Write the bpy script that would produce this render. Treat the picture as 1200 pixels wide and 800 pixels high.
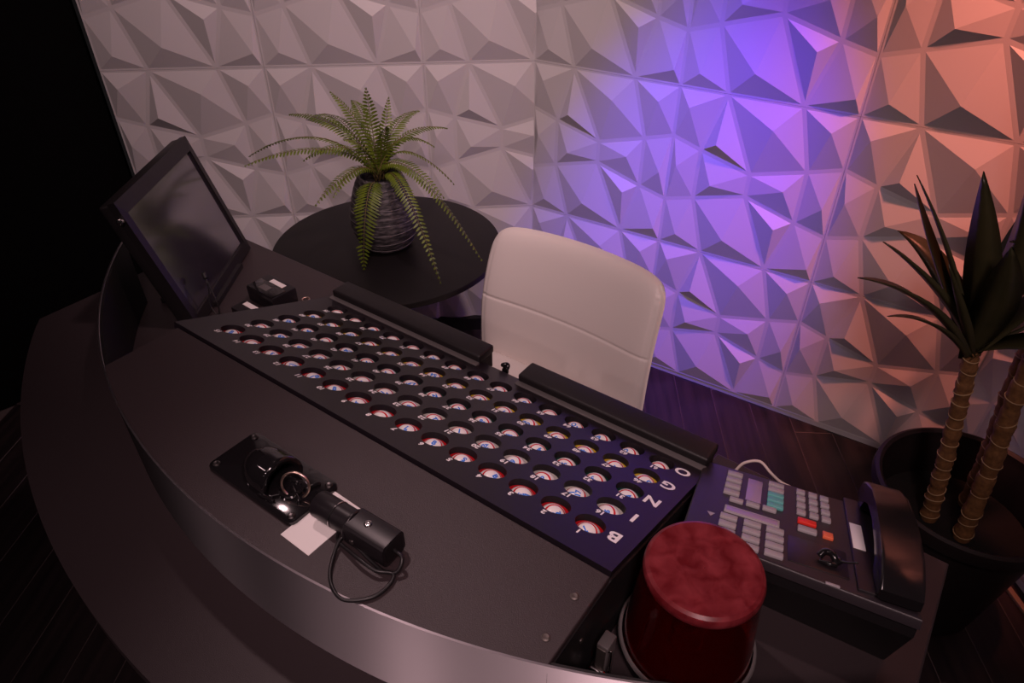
import bpy, bmesh, math, random
from mathutils import Vector, Matrix
R = math.radians
random.seed(7)
for o in list(bpy.data.objects): bpy.data.objects.remove(o)
scene = bpy.context.scene
COL = scene.collection

# ------------------------------------------------------------------ camera
cd = bpy.data.cameras.new('camera'); cam = bpy.data.objects.new('camera', cd); COL.objects.link(cam)
cam.location = (0, 0, 1.66); cam.rotation_euler = (R(53.364), 0, 0)
cd.sensor_width = 36; cd.lens = 24.54; cd.clip_start = 0.05; cd.clip_end = 50
scene.camera = cam
# ------------------------------------------------------------------ world, lights, exposure
w = bpy.data.worlds.new('dark_room'); scene.world = w; w.use_nodes = True
w.node_tree.nodes['Background'].inputs[0].default_value = (1.0, 0.82, 0.85, 1)
w.node_tree.nodes['Background'].inputs[1].default_value = 0.006
vs = scene.view_settings
vs.view_transform = 'Standard'; vs.look = 'None'; vs.gamma = 1; vs.exposure = 0.1; vs.use_curve_mapping = False

def aim(o, tgt):
    o.rotation_euler = (Vector(tgt) - o.location).to_track_quat('-Z', 'Y').to_euler()
def spot(name, loc, tgt, col, power, deg, blend, rad):
    l = bpy.data.lights.new(name, 'SPOT'); o = bpy.data.objects.new(name, l); COL.objects.link(o)
    o.location = loc; aim(o, tgt); l.color = col; l.energy = power
    l.spot_size = R(deg); l.spot_blend = blend; l.shadow_soft_size = rad
    return o
def area(name, loc, tgt, col, power, sx, sy):
    l = bpy.data.lights.new(name, 'AREA'); o = bpy.data.objects.new(name, l); COL.objects.link(o)
    o.location = loc; aim(o, tgt); l.color = col; l.energy = power; l.shape = 'RECTANGLE'; l.size = sx; l.size_y = sy
    return o
PINK = (1.0, .675, .69)
spot('ceiling_front_lamp', (0.12, -0.55, 2.60), (0.12, 1.20, 0.75), PINK, 92, 54, 1.0, 0.16)
area('ceiling_key_panel', (-0.45, -0.45, 2.60), (0.15, 1.9, 0.75), PINK, 3.0, .9, .5)
spot('ceiling_wall_lamp', (0.15, 1.10, 2.65), (-0.50, 2.30, 1.00), PINK, 76, 78, 1.0, 0.06)
spot('ceiling_desk_lamp', (-0.55, 1.35, 2.60), (0.20, 0.38, 0.90), PINK, 34, 50, 1.0, 0.035)
spot('purple_wash_lamp', (0.38, 1.05, 2.55), (0.53, 2.02, 0.62), (0.095, 0.010, 1.0), 310, 31, 1.0, 0.05)
spot('salmon_wash_lamp', (1.28, 1.10, 2.50), (1.30, 1.60, 1.30), (1.0, 0.25, 0.17), 165, 60, 1.0, 0.05)
spot('room_front_lamp', (-1.25, -0.70, 2.40), (-0.62, 0.50, 0.75), PINK, 26, 44, 1.0, 0.05)
for k, (x, y, e) in enumerate(((-2.3, 0.55, 1.6), (-2.2, -0.7, 3.4), (-1.0, -1.7, 2.6))):
    l = bpy.data.lights.new('room_lamp', 'POINT'); o = bpy.data.objects.new('room_lamp', l); COL.objects.link(o)
    o.location = (x, y, 2.25); l.color = PINK; l.energy = e; l.shadow_soft_size = .05

# ------------------------------------------------------------------ materials
def nodes(name):
    m = bpy.data.materials.new(name); m.use_nodes = True
    nt = m.node_tree; return m, nt, nt.nodes['Principled BSDF']
def mat(name, col, rough=.5, metal=0, spec=.5, bump=None, var=None, coat=0, trans=0, ior=1.45, aniso=None):
    """plain procedural material: optional noise bump (scale, strength) and colour variation (scale, amount)"""
    m, nt, p = nodes(name)
    p.inputs['Base Color'].default_value = (*col, 1); p.inputs['Roughness'].default_value = rough
    p.inputs['Metallic'].default_value = metal; p.inputs['Specular IOR Level'].default_value = spec
    p.inputs['Coat Weight'].default_value = coat; p.inputs['Transmission Weight'].default_value = trans
    p.inputs['IOR'].default_value = ior
    tc = nt.nodes.new('ShaderNodeTexCoord')
    if var:
        n = nt.nodes.new('ShaderNodeTexNoise'); n.inputs['Scale'].default_value = var[0]; n.inputs['Detail'].default_value = 4
        nt.links.new(tc.outputs['Object'], n.inputs['Vector'])
        mx = nt.nodes.new('ShaderNodeMix'); mx.data_type = 'RGBA'
        mx.inputs[6].default_value = (*[c * (1 - var[1]) for c in col], 1)
        mx.inputs[7].default_value = (*[min(1, c * (1 + var[1])) for c in col], 1)
        nt.links.new(n.outputs['Fac'], mx.inputs[0]); nt.links.new(mx.outputs[2], p.inputs['Base Color'])
    if bump:
        n = nt.nodes.new('ShaderNodeTexNoise'); n.inputs['Scale'].default_value = bump[0]; n.inputs['Detail'].default_value = 3
        nt.links.new(tc.outputs['Object'], n.inputs['Vector'])
        b = nt.nodes.new('ShaderNodeBump'); b.inputs['Strength'].default_value = bump[1]; b.inputs['Distance'].default_value = .002
        nt.links.new(n.outputs['Fac'], b.inputs['Height']); nt.links.new(b.outputs['Normal'], p.inputs['Normal'])
    return m
M = {}
M['panel'] = mat('white_wall_panel', (.62, .60, .60), .5, spec=.35)
M['wall_gap'] = mat('wall_backing', (.55, .53, .53), .8)
M['black_wall'] = mat('black_wall', (.002, .002, .002), .95, spec=.1)
M['subfloor'] = mat('dusty_joint', (.10, .075, .075), .7)
M['laminate'] = mat('dark_speckled_laminate', (.036, .026, .028), .40, bump=(900, .25), var=(700, .35))
M['board'] = mat('black_board_lacquer', (.011, .008, .011), .32, bump=(1200, .12))
M['black'] = mat('black_paint', (.006, .005, .006), .55)
M['black_satin'] = mat('black_satin_plastic', (.011, .009, .011), .35)
M['handset'] = mat('glossy_handset_plastic', (.009, .008, .009), .2)
M['black_gloss'] = mat('black_gloss_plastic', (.008, .007, .008), .08, coat=.5)
M['vinyl'] = mat('black_vinyl', (.011, .009, .010), .45, bump=(700, .2))
M['grey_strip'] = mat('grey_edge_strip', (.10, .09, .09), .4)
M['white_print'] = mat('white_print', (.90, .88, .88), .5)
M['blue_print'] = mat('blue_print', (.03, .20, .72), .4)
M['screw'] = mat('screw_metal', (.35, .31, .30), .35, metal=1)
M['mid_screw'] = mat('worn_screw_metal', (.16, .14, .13), .6, metal=1)
M['dark_screw'] = mat('dark_screw_metal', (.10, .09, .09), .35, metal=1)
M['chrome'] = mat('chrome', (.6, .57, .57), .18, metal=1)
M['brass'] = mat('brass_ring', (.75, .55, .46), .3, metal=1)
M['leather'] = mat('white_leatherette', (.78, .72, .68), .42, bump=(260, .10))
M['table'] = mat('black_table_top', (.006, .005, .005), .45, spec=.35)
M['paper'] = mat('white_card', (.80, .76, .74), .6)
M['cable'] = mat('black_cable', (.012, .011, .012), .4)
M['beige_cable'] = mat('beige_cable', (.62, .52, .47), .5)
M['pot'] = mat('brown_black_pot', (.016, .011, .011), .45, bump=(60, .2))
M['soil'] = mat('dark_soil', (.006, .005, .004), .95, bump=(90, 1.0))
M['phone'] = mat('charcoal_phone_plastic', (.024, .019, .023), .4, bump=(900, .1))
M['key_grey'] = mat('grey_phone_key', (.36, .33, .35), .45)
M['key_teal'] = mat('teal_phone_key', (.12, .42, .40), .45)
M['key_red'] = mat('red_phone_key', (.75, .03, .02), .4)
M['key_orange'] = mat('orange_phone_key', (.80, .16, .07), .4)
M['lcd'] = mat('lilac_display', (.34, .25, .42), .12)
M['screen'] = mat('dark_glass_screen', (.022, .018, .026), .13, ior=3.0)
M['bezel'] = mat('black_bezel', (.012, .010, .011), .45)
M['cup_red'] = mat('red_hole_cup', (.50, .012, .02), .35)
M['cup_white'] = mat('pale_hole_cup', (.52, .50, .46), .35)
M['cup_green'] = mat('green_hole_cup', (.010, .045, .035), .35)
M['cup_yellow'] = mat('yellow_hole_cup', (.62, .44, .03), .35)
M['cup_black'] = mat('black_hole_cup', (.008, .008, .008), .5)
M['trim_gold'] = mat('tan_trim', (.30, .20, .13), .4)
M['rim_grey'] = mat('grey_gasket', (.13, .12, .12), .25)
M['bulb'] = mat('clear_bulb', (.9, .5, .4), .1, spec=.8)
M['reflector'] = mat('beacon_reflector', (.8, .75, .75), .15, metal=1)

def m_steel():
    m, nt, p = nodes('brushed_steel')
    p.inputs['Base Color'].default_value = (.62, .57, .60, 1); p.inputs['Metallic'].default_value = 1
    p.inputs['Anisotropic'].default_value = 1.0; p.inputs['Anisotropic Rotation'].default_value = .25
    tg = nt.nodes.new('ShaderNodeTangent'); tg.direction_type = 'UV_MAP'; tg.uv_map = 'UVMap'; nt.links.new(tg.outputs[0], p.inputs['Tangent'])
    tc = nt.nodes.new('ShaderNodeTexCoord'); mp = nt.nodes.new('ShaderNodeMapping'); mp.inputs['Scale'].default_value = (6, 6, 900)
    n = nt.nodes.new('ShaderNodeTexNoise'); n.inputs['Scale'].default_value = 1; n.inputs['Detail'].default_value = 3
    nt.links.new(tc.outputs['Object'], mp.inputs['Vector']); nt.links.new(mp.outputs['Vector'], n.inputs['Vector'])
    r = nt.nodes.new('ShaderNodeMapRange'); r.inputs['To Min'].default_value = .54; r.inputs['To Max'].default_value = .62
    nt.links.new(n.outputs['Fac'], r.inputs['Value']); nt.links.new(r.outputs['Result'], p.inputs['Roughness'])
    b = nt.nodes.new('ShaderNodeBump'); b.inputs['Strength'].default_value = .15; b.inputs['Distance'].default_value = .0005
    nt.links.new(n.outputs['Fac'], b.inputs['Height']); nt.links.new(b.outputs['Normal'], p.inputs['Normal'])
    return m
M['steel'] = m_steel()
def m_plank():
    m, nt, p = nodes('dark_wood_plank')
    tc = nt.nodes.new('ShaderNodeTexCoord'); mp = nt.nodes.new('ShaderNodeMapping'); mp.inputs['Scale'].default_value = (40, 3, 40)
    oi = nt.nodes.new('ShaderNodeObjectInfo')
    n = nt.nodes.new('ShaderNodeTexNoise'); n.noise_dimensions = '4D'; n.inputs['Scale'].default_value = 1; n.inputs['Detail'].default_value = 6
    nt.links.new(tc.outputs['Object'], mp.inputs['Vector']); nt.links.new(mp.outputs['Vector'], n.inputs['Vector'])
    mu = nt.nodes.new('ShaderNodeMath'); mu.operation = 'MULTIPLY'; mu.inputs[1].default_value = 40
    nt.links.new(oi.outputs['Random'], mu.inputs[0]); nt.links.new(mu.outputs[0], n.inputs['W'])
    cr = nt.nodes.new('ShaderNodeValToRGB')
    cr.color_ramp.elements[0].position = .3; cr.color_ramp.elements[0].color = (.010, .007, .008, 1)
    cr.color_ramp.elements[1].position = .75; cr.color_ramp.elements[1].color = (.034, .022, .023, 1)
    nt.links.new(n.outputs['Fac'], cr.inputs['Fac']); nt.links.new(cr.outputs['Color'], p.inputs['Base Color'])
    p.inputs['Roughness'].default_value = .38
    return m
M['plank'] = m_plank()
def m_ball():
    m, nt, p = nodes('bingo_ball_white')
    tc = nt.nodes.new('ShaderNodeTexCoord'); s = nt.nodes.new('ShaderNodeSeparateXYZ'); nt.links.new(tc.outputs['Object'], s.inputs[0])
    a = nt.nodes.new('ShaderNodeMath'); a.operation = 'SUBTRACT'; a.inputs[1].default_value = .0136; nt.links.new(s.outputs['Z'], a.inputs[0])
    b = nt.nodes.new('ShaderNodeMath'); b.operation = 'ABSOLUTE'; nt.links.new(a.outputs[0], b.inputs[0])
    c = nt.nodes.new('ShaderNodeMath'); c.operation = 'LESS_THAN'; c.inputs[1].default_value = .0013; nt.links.new(b.outputs[0], c.inputs[0])
    mx = nt.nodes.new('ShaderNodeMix'); mx.data_type = 'RGBA'
    mx.inputs[6].default_value = (.84, .82, .80, 1); mx.inputs[7].default_value = (.62, .02, .03, 1)
    nt.links.new(c.outputs[0], mx.inputs[0]); nt.links.new(mx.outputs[2], p.inputs['Base Color'])
    p.inputs['Roughness'].default_value = .25
    return m
M['ball'] = m_ball()
def m_vase():
    m, nt, p = nodes('ridged_stoneware')
    tc = nt.nodes.new('ShaderNodeTexCoord'); n = nt.nodes.new('ShaderNodeTexNoise'); n.inputs['Scale'].default_value = 120; n.inputs['Detail'].default_value = 5
    mp = nt.nodes.new('ShaderNodeMapping'); mp.inputs['Scale'].default_value = (.35, .35, 1.6)
    nt.links.new(tc.outputs['Object'], mp.inputs['Vector']); nt.links.new(mp.outputs['Vector'], n.inputs['Vector'])
    cr = nt.nodes.new('ShaderNodeValToRGB')
    cr.color_ramp.elements[0].position = .42; cr.color_ramp.elements[0].color = (.022, .020, .022, 1)
    cr.color_ramp.elements[1].position = .78; cr.color_ramp.elements[1].color = (.16, .145, .15, 1)
    nt.links.new(n.outputs['Fac'], cr.inputs['Fac']); nt.links.new(cr.outputs['Color'], p.inputs['Base Color']); p.inputs['Roughness'].default_value = .6
    return m
M['vase'] = m_vase()
M['vase_line'] = mat('pale_vase_groove', (.20, .18, .19), .7)
def m_leaf(name, c1, c2, sc, rough=.45):
    m, nt, p = nodes(name)
    tc = nt.nodes.new('ShaderNodeTexCoord'); n = nt.nodes.new('ShaderNodeTexNoise'); n.inputs['Scale'].default_value = sc; n.inputs['Detail'].default_value = 3
    nt.links.new(tc.outputs['Object'], n.inputs['Vector'])
    mx = nt.nodes.new('ShaderNodeMix'); mx.data_type = 'RGBA'; mx.inputs[6].default_value = (*c1, 1); mx.inputs[7].default_value = (*c2, 1)
    nt.links.new(n.outputs['Fac'], mx.inputs[0]); nt.links.new(mx.outputs[2], p.inputs['Base Color'])
    p.inputs['Roughness'].default_value = rough
    return m
M['fern'] = m_leaf('fern_green', (.028, .056, .004), (.15, .20, .012), 22)
M['fern_stem'] = mat('fern_stem', (.12, .09, .03), .6)
M['yucca'] = m_leaf('dark_strap_leaf', (.026, .032, .015), (.075, .062, .026), 14, .35)
M['cane'] = m_leaf('ringed_cane_bark', (.06, .024, .010), (.36, .17, .055), 110, .8)
M['cane_ring'] = mat('pale_cane_ring', (.42, .28, .14), .8)
def m_beacon():
    m, nt, p = nodes('red_translucent_plastic')
    p.inputs['Base Color'].default_value = (.95, .03, .035, 1); p.inputs['Transmission Weight'].default_value = .985
    p.inputs['Roughness'].default_value = .05; p.inputs['IOR'].default_value = 1.4
    tc = nt.nodes.new('ShaderNodeTexCoord'); n = nt.nodes.new('ShaderNodeTexNoise'); n.inputs['Scale'].default_value = 55; n.inputs['Detail'].default_value = 6
    nt.links.new(tc.outputs['Object'], n.inputs['Vector'])
    b = nt.nodes.new('ShaderNodeBump'); b.inputs['Strength'].default_value = .12; b.inputs['Distance'].default_value = .002
    nt.links.new(n.outputs['Fac'], b.inputs['Height']); nt.links.new(b.outputs['Normal'], p.inputs['Normal'])
    return m
M['beacon'] = m_beacon()
def m_beacon_top():
    m, nt, p = nodes('scuffed_red_lens')
    tc = nt.nodes.new('ShaderNodeTexCoord'); n = nt.nodes.new('ShaderNodeTexNoise'); n.inputs['Scale'].default_value = 48; n.inputs['Detail'].default_value = 9
    n.inputs['Distortion'].default_value = .5
    nt.links.new(tc.outputs['Object'], n.inputs['Vector'])
    cr = nt.nodes.new('ShaderNodeValToRGB')
    cr.color_ramp.elements[0].position = .35; cr.color_ramp.elements[0].color = (.24, .016, .024, 1)
    cr.color_ramp.elements[1].position = .75; cr.color_ramp.elements[1].color = (.50, .075, .095, 1)
    nt.links.new(n.outputs['Fac'], cr.inputs['Fac']); nt.links.new(cr.outputs['Color'], p.inputs['Base Color'])
    p.inputs['Roughness'].default_value = .3; p.inputs['Transmission Weight'].default_value = .6; p.inputs['IOR'].default_value = 1.35
    return m
M['beacon_top'] = m_beacon_top()

# ------------------------------------------------------------------ helpers
def link(name, me, parent=None, loc=(0, 0, 0), rot=(0, 0, 0)):
    o = bpy.data.objects.new(name, me); COL.objects.link(o)
    if parent: o.parent = parent
    o.location = loc; o.rotation_euler = rot
    return o
def tag(o, label=None, cat=None, group=None, kind=None):
    if label: o['label'] = label
    if cat: o['category'] = cat
    if group: o['group'] = group
    if kind: o['kind'] = kind
    return o
def thing(name, loc, rz, label, cat, group=None):
    o = link(name, None, None, loc, (0, 0, rz)); o.empty_display_size = .05
    return tag(o, label, cat, group)
def mesh(name, v, f, m, smooth=False):
    me = bpy.data.meshes.new(name); me.from_pydata([tuple(p) for p in v], [], f); me.update()
    me.materials.append(M[m] if isinstance(m, str) else m)
    if smooth:
        for p in me.polygons: p.use_smooth = True
    return me
def bm_mesh(name, bm, m, smooth=False, angle=None):
    bmesh.ops.recalc_face_normals(bm, faces=bm.faces)
    me = bpy.data.meshes.new(name); bm.to_mesh(me); bm.free()
    me.materials.append(M[m])
    if smooth:
        for p in me.polygons: p.use_smooth = True
        if angle is not None: me.set_sharp_from_angle(angle=R(angle))
    return me
def box_bm(x0, x1, y0, y1, z0, z1, bev=0, seg=2, bm=None):
    own = bm is None
    b = bmesh.new()
    vs_ = [b.verts.new((x, y, z)) for x in (x0, x1) for y in (y0, y1) for z in (z0, z1)]
    for q in ((0, 1, 3, 2), (4, 6, 7, 5), (0, 4, 5, 1), (2, 3, 7, 6), (0, 2, 6, 4), (1, 5, 7, 3)): b.faces.new([vs_[i] for i in q])
    if bev: bmesh.ops.bevel(b, geom=b.edges[:], offset=bev, segments=seg, affect='EDGES', profile=.5)
    if own: return b
    t = bpy.data.meshes.new('t'); b.to_mesh(t); b.free(); bm.from_mesh(t); bpy.data.meshes.remove(t)
    return bm
def box(name, x0, x1, y0, y1, z0, z1, m, parent=None, bev=0, seg=2, loc=(0, 0, 0), rot=(0, 0, 0)):
    return link(name, bm_mesh(name, box_bm(x0, x1, y0, y1, z0, z1, bev, seg), m, bev > 0, 40), parent, loc, rot)
def prism_bm(poly, z0, z1, bev=0, seg=2):
    b = bmesh.new()
    lo = [b.verts.new((x, y, z0)) for x, y in poly]; hi = [b.verts.new((x, y, z1)) for x, y in poly]
    n = len(poly); b.faces.new(lo[::-1]); top = b.faces.new(hi)
    for i in range(n): b.faces.new((lo[i], lo[(i + 1) % n], hi[(i + 1) % n], hi[i]))
    if bev: bmesh.ops.bevel(b, geom=list(top.edges), offset=bev, segments=seg, affect='EDGES', profile=.5)
    return b
def lathe(name, prof, n, m, parent=None, loc=(0, 0, 0), rot=(0, 0, 0), caps=True, angle=35):
    v, f = [], []
    for r, z in prof:
        for i in range(n):
            a = 2 * math.pi * i / n; v.append((r * math.cos(a), r * math.sin(a), z))
    for k in range(len(prof) - 1):
        for i in range(n):
            j = (i + 1) % n; f.append((k * n + i, k * n + j, (k + 1) * n + j, (k + 1) * n + i))
    if caps:
        f.append(tuple(range(n))[::-1]); f.append(tuple((len(prof) - 1) * n + i for i in range(n)))
    me = mesh(name, v, f, m, True); me.set_sharp_from_angle(angle=R(angle))
    return link(name, me, parent, loc, rot)
def smooth_path(pts, sub):
    """Catmull-Rom through the points"""
    P = [Vector(p) for p in pts]; P = [2 * P[0] - P[1]] + P + [2 * P[-1] - P[-2]]; out = []
    for i in range(1, len(P) - 2):
        for k in range(sub):
            t = k / sub; a, b, c, d = P[i - 1:i + 3]
            out.append(.5 * ((2 * b) + (c - a) * t + (2 * a - 5 * b + 4 * c - d) * t * t + (3 * b - a - 3 * c + d) * t ** 3))
    out.append(P[-2]); return out
def tube_geo(path, rad, n=8, closed=False):
    v, f = [], []; path = [Vector(p) for p in path]; N = len(path); ref = None
    for i, p in enumerate(path):
        if closed: t = path[(i + 1) % N] - path[i - 1]
        else: t = path[min(i + 1, N - 1)] - path[max(i - 1, 0)]
        t.normalize()
        if ref is None: ref = t.orthogonal().normalized()
        ref = (ref - t * ref.dot(t)).normalized(); bi = t.cross(ref)
        r = rad(i / (N - 1)) if callable(rad) else rad
        for k in range(n):
            a = 2 * math.pi * k / n; v.append(p + (ref * math.cos(a) + bi * math.sin(a)) * r)
    for i in range(N if closed else N - 1):
        j = (i + 1) % N
        for k in range(n): l = (k + 1) % n; f.append((i * n + k, i * n + l, j * n + l, j * n + k))
    if not closed: f.append(tuple(range(n))[::-1]); f.append(tuple((N - 1) * n + k for k in range(n)))
    return v, f
def tube(name, path, rad, m, parent=None, n=8, closed=False, loc=(0, 0, 0), rot=(0, 0, 0)):
    v, f = tube_geo(path, rad, n, closed); return link(name, mesh(name, v, f, m, True), parent, loc, rot)
def fold(name, parts, m, parent=None, smooth=False):
    """several (verts, faces) lists of ONE part joined into one mesh"""
    V, F = [], []
    for v, f in parts:
        k = len(V); V += list(v); F += [tuple(i + k for i in q) for q in f]
    return link(name, mesh(name, V, F, m, smooth), parent)

# text: collect requests, convert all in one depsgraph update
TX = []
def text_request(body, size, bold, cb):
    c = bpy.data.curves.new('txt', 'FONT'); c.body = body; c.size = size; c.align_x = 'CENTER'; c.align_y = 'CENTER'
    c.offset = bold; c.resolution_u = 3; c.space_line = .8
    o = bpy.data.objects.new('txt', c); COL.objects.link(o); TX.append((o, cb))
def text_flush():
    bpy.context.view_layer.update(); dg = bpy.context.evaluated_depsgraph_get(); got = []
    for o, cb in TX: got.append((bpy.data.meshes.new_from_object(o.evaluated_get(dg)), cb))
    for o, cb in TX:
        c = o.data; bpy.data.objects.remove(o); bpy.data.curves.remove(c)
    TX.clear()
    for me, cb in got: cb(me)

# ------------------------------------------------------------------ desk frame (x right along the board, y towards the operator)
DO = Vector((.125, .522, 0)); DR = math.atan2(-.5834, .8122)
def D(x, y, z=0):
    return Vector((DO.x + x * math.cos(DR) - y * math.sin(DR), DO.y + x * math.sin(DR) + y * math.cos(DR), z))

# ------------------------------------------------------------------ SETTING: floor
floor = link('floor', mesh('floor', [(-3.2, -1.2, -.012), (2.4, -1.2, -.012), (2.4, 3.4, -.012), (-3.2, 3.4, -.012),
                                     (-3.2, -1.2, -.06), (2.4, -1.2, -.06), (2.4, 3.4, -.06), (-3.2, 3.4, -.06)],
                           [(0, 1, 2, 3), (7, 6, 5, 4), (0, 4, 5, 1), (1, 5, 6, 2), (2, 6, 7, 3), (3, 7, 4, 0)], 'subfloor'))
tag(floor, kind='structure')
PW, PL = .124, 1.15
pl_me = bm_mesh('plank', box_bm(-PW / 2 + .0004, PW / 2 - .0004, -PL / 2 + .0004, PL / 2 - .0004, -.012, 0, .0013, 1), 'plank')
pl_me.materials.append(M['subfloor'])
for p in pl_me.polygons:
    if max(abs(c) for c in p.normal) < .95: p.material_index = 1      # dusty bevel, paler to paint in the light its edge catches

ang = R(3.5)
for i in range(-19, 14):
    for j in range(0, 3):
        u = .655 + i * PW; v = .35 + (i * .41 % 1) * PL + j * PL - .6
        x = u * math.cos(ang) + v * math.sin(ang) - .11; y = -u * math.sin(ang) + v * math.cos(ang) + .04
        if x < -2.4 or x > 1.9: continue
        link('plank', pl_me, floor, (x, y, 0), (0, 0, -ang))

# ------------------------------------------------------------------ SETTING: faceted relief walls
NODE = dict(T0=(0, 0), T1=(.29, 0), T2=(.71, 0), T3=(1, 0), L1=(0, .29), L2=(0, .70), R1=(1, .29), R2=(1, .70),
            B0=(0, 1), B1=(.29, 1), B2=(.71, 1), B3=(1, 1), I1=(.184, .345), I2=(.5, .428), I3=(.812, .345),
            I4=(.184, .65), I5=(.5, .566), I6=(.812, .655))
CELL = [(('T0', 'T1', 'I1', 'L1'), (0.084, 0.104), 0.0163), (('T1', 'I2', 'I1'), (0.281, 0.284), 0.0204),
        (('T1', 'T2', 'I3', 'I2'), (0.585, 0.143), 0.0204), (('T2', 'T3', 'R1', 'I3'), (0.886, 0.101), 0.0177),
        (('L1', 'I1', 'I4', 'L2'), (0.052, 0.467), 0.0122), (('I1', 'I2', 'I5', 'I4'), (0.285, 0.539), 0.0150),
        (('I2', 'I3', 'I6', 'I5'), (0.714, 0.475), 0.0163), (('I3', 'R1', 'R2', 'I6'), (0.946, 0.526), 0.0163),
        (('L2', 'I4', 'B1', 'B0'), (0.113, 0.910), 0.0136), (('I4', 'I5', 'B2', 'B1'), (0.424, 0.863), 0.0204),
        (('I5', 'I6', 'B2'), (0.713, 0.714), 0.0190), (('I6', 'R2', 'B3', 'B2'), (0.957, 0.911), 0.0163)]
PWID, PHGT = .4997, .510
def panel_bm():
    """one relief panel in x 0..PWID, z 0..-PHGT (down), relief towards -y"""
    b = bmesh.new(); cache = {}
    def V(u, v, h):
        g = .0004
        k = (round(u, 5), round(v, 5), round(h, 5))
        if k not in cache:
            cache[k] = b.verts.new((min(max(u * PWID, g), PWID - g), -.004 - h, -min(max(v * PHGT, g), PHGT - g)))
        return cache[k]
    for names, (au, av), h in CELL:
        pts = [NODE[n] for n in names]; n = len(pts)
        # flat net strip: inset polygon edges by a constant distance
        cx = sum(p[0] for p in pts) / n; cy = sum(p[1] for p in pts) / n; ins = []
        for i in range(n):
            p0, p1, p2 = Vector(pts[i - 1]), Vector(pts[i]), Vector(pts[(i + 1) % n])
            d1 = (p1 - p0).normalized(); d2 = (p2 - p1).normalized()
            n1 = Vector((-d1.y, d1.x)); n2 = Vector((-d2.y, d2.x))
            if n1.dot(Vector((cx, cy)) - p1) < 0: n1 = -n1; n2 = -n2
            bis = (n1 + n2); k = .0115 / max(.25, 1 + n1.dot(n2)); q = p1 + bis * k
            ins.append(q)
        ap = V(au, av, h)
        for i in range(n):
            a, c = pts[i], pts[(i + 1) % n]; ia, ic = ins[i], ins[(i + 1) % n]
            b.faces.new((V(*a, 0), V(*c, 0), V(ic.x, ic.y, 0), V(ia.x, ia.y, 0)))
            b.faces.new((V(ia.x, ia.y, 0), V(ic.x, ic.y, 0), ap))
    # rim back to the wall
    e = [x for x in b.edges if x.is_boundary]
    r = bmesh.ops.extrude_edge_only(b, edges=e)
    for v in [x for x in r['geom'] if isinstance(x, bmesh.types.BMVert)]: v.co.y = 0
    return b
def cut_bm(b, axis, lim, keep_low):
    co = Vector((0, 0, 0)); no = Vector((0, 0, 0)); co[axis] = lim; no[axis] = 1
    bmesh.ops.bisect_plane(b, geom=b.verts[:] + b.edges[:] + b.faces[:], plane_co=co, plane_no=no,
                           clear_outer=keep_low, clear_inner=not keep_low)
    return b
P_FULL = bm_mesh('relief_panel', panel_bm(), 'panel')
P_CUT = bm_mesh('relief_panel_cut', cut_bm(panel_bm(), 0, .36, True), 'panel')
ROWS = [.53, 1.04, 1.55, 2.06, 2.57]
def wall(name, origin, yaw, cols, length, top=2.565):
    """origin: left end on the floor, facing -y before turning by yaw"""
    bmw = box_bm(0, length, 0, .08, 0, top)
    wo = link(name, bm_mesh(name, bmw, 'wall_gap'), None, (*origin, 0), (0, 0, yaw)); tag(wo, kind='structure')
    for z in ROWS:
        for x, me in cols: link('relief_panel', me, wo, (x, 0, z))
    return wo
K = Vector((.074, 2.362)); Kl = 1.36
aA = R(5.0); left = K + Vector((-math.cos(aA), -math.sin(aA))) * Kl
wall('wall_back', left, aA, [(0, P_FULL), (.5, P_FULL), (1.0, P_CUT)], Kl)
aB = -R(32.47); wall('wall_back_right', K, aB, [(0.002, P_FULL), (.5, P_FULL), (1.0, P_FULL)], 1.5)
Cc = K + Vector((math.cos(aB), math.sin(aB))) * 1.5; aC = math.atan2(-.997, .075)
wall('wall_right', Cc, aC, [(0.0, P_FULL), (.5, P_FULL), (1.0, P_FULL)], 1.5)
bb = box('baseboard_back', 0, Kl - .02, -.03, 0, 0, .055, 'black', None, 0, loc=(left.x, left.y, 0), rot=(0, 0, aA)); tag(bb, kind='structure')
tr = box('trim_1', .30, 1.45, -.045, -.03, 0, .012, 'trim_gold', None, .002, loc=(Cc.x, Cc.y, 0), rot=(0, 0, aC)); tag(tr, kind='structure')
tag(box('wall_left', -2.2, 0, -.0, .06, 0, 2.565, 'black_wall', None, 0, loc=(left.x - .03, left.y + .03, 0), rot=(0, 0, R(42))), kind='structure')

# ------------------------------------------------------------------ BINGO CONSOLE
con = thing('bingo_console', (*DO.xy, 0), DR, 'curved dark bingo console with a steel band and a slanted numbered ball board', 'bingo console')
ZD, ZC = .914, .750
def arc_y(cx, cy, r, x): return cy - math.sqrt(r * r - (x - cx) ** 2)
def rim(x): return arc_y(-.456, .958, 1.1955, x)
def ledge(x): return arc_y(-.455, 1.24, 1.633, x)
def lin(a, b, n): return [a + (b - a) * i / n for i in range(n + 1)]
# lower counter
poly = [(x, ledge(x)) for x in lin(-1.44, .365, 60)] + [(.365, .425), (-.015, .44), (-.015, .385), (-.90, .385), (-.90, .455), (-1.44, .455)]
link('counter', bm_mesh('counter', prism_bm(poly, ZC - .035, ZC, .003, 2), 'laminate'), con)
poly = [(x, ledge(x) + .26) for x in lin(-1.30, .30, 40)] + [(x, ledge(x) + .30) for x in lin(.30, -1.30, 40)]
link('front_panel', bm_mesh('front_panel', prism_bm(poly, 0, ZC - .035), 'black'), con)
for x in (-1.28, .27): box('support_leg', x - .02, x + .02, .12, .40, 0, ZC - .035, 'black', con, .003)
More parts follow.
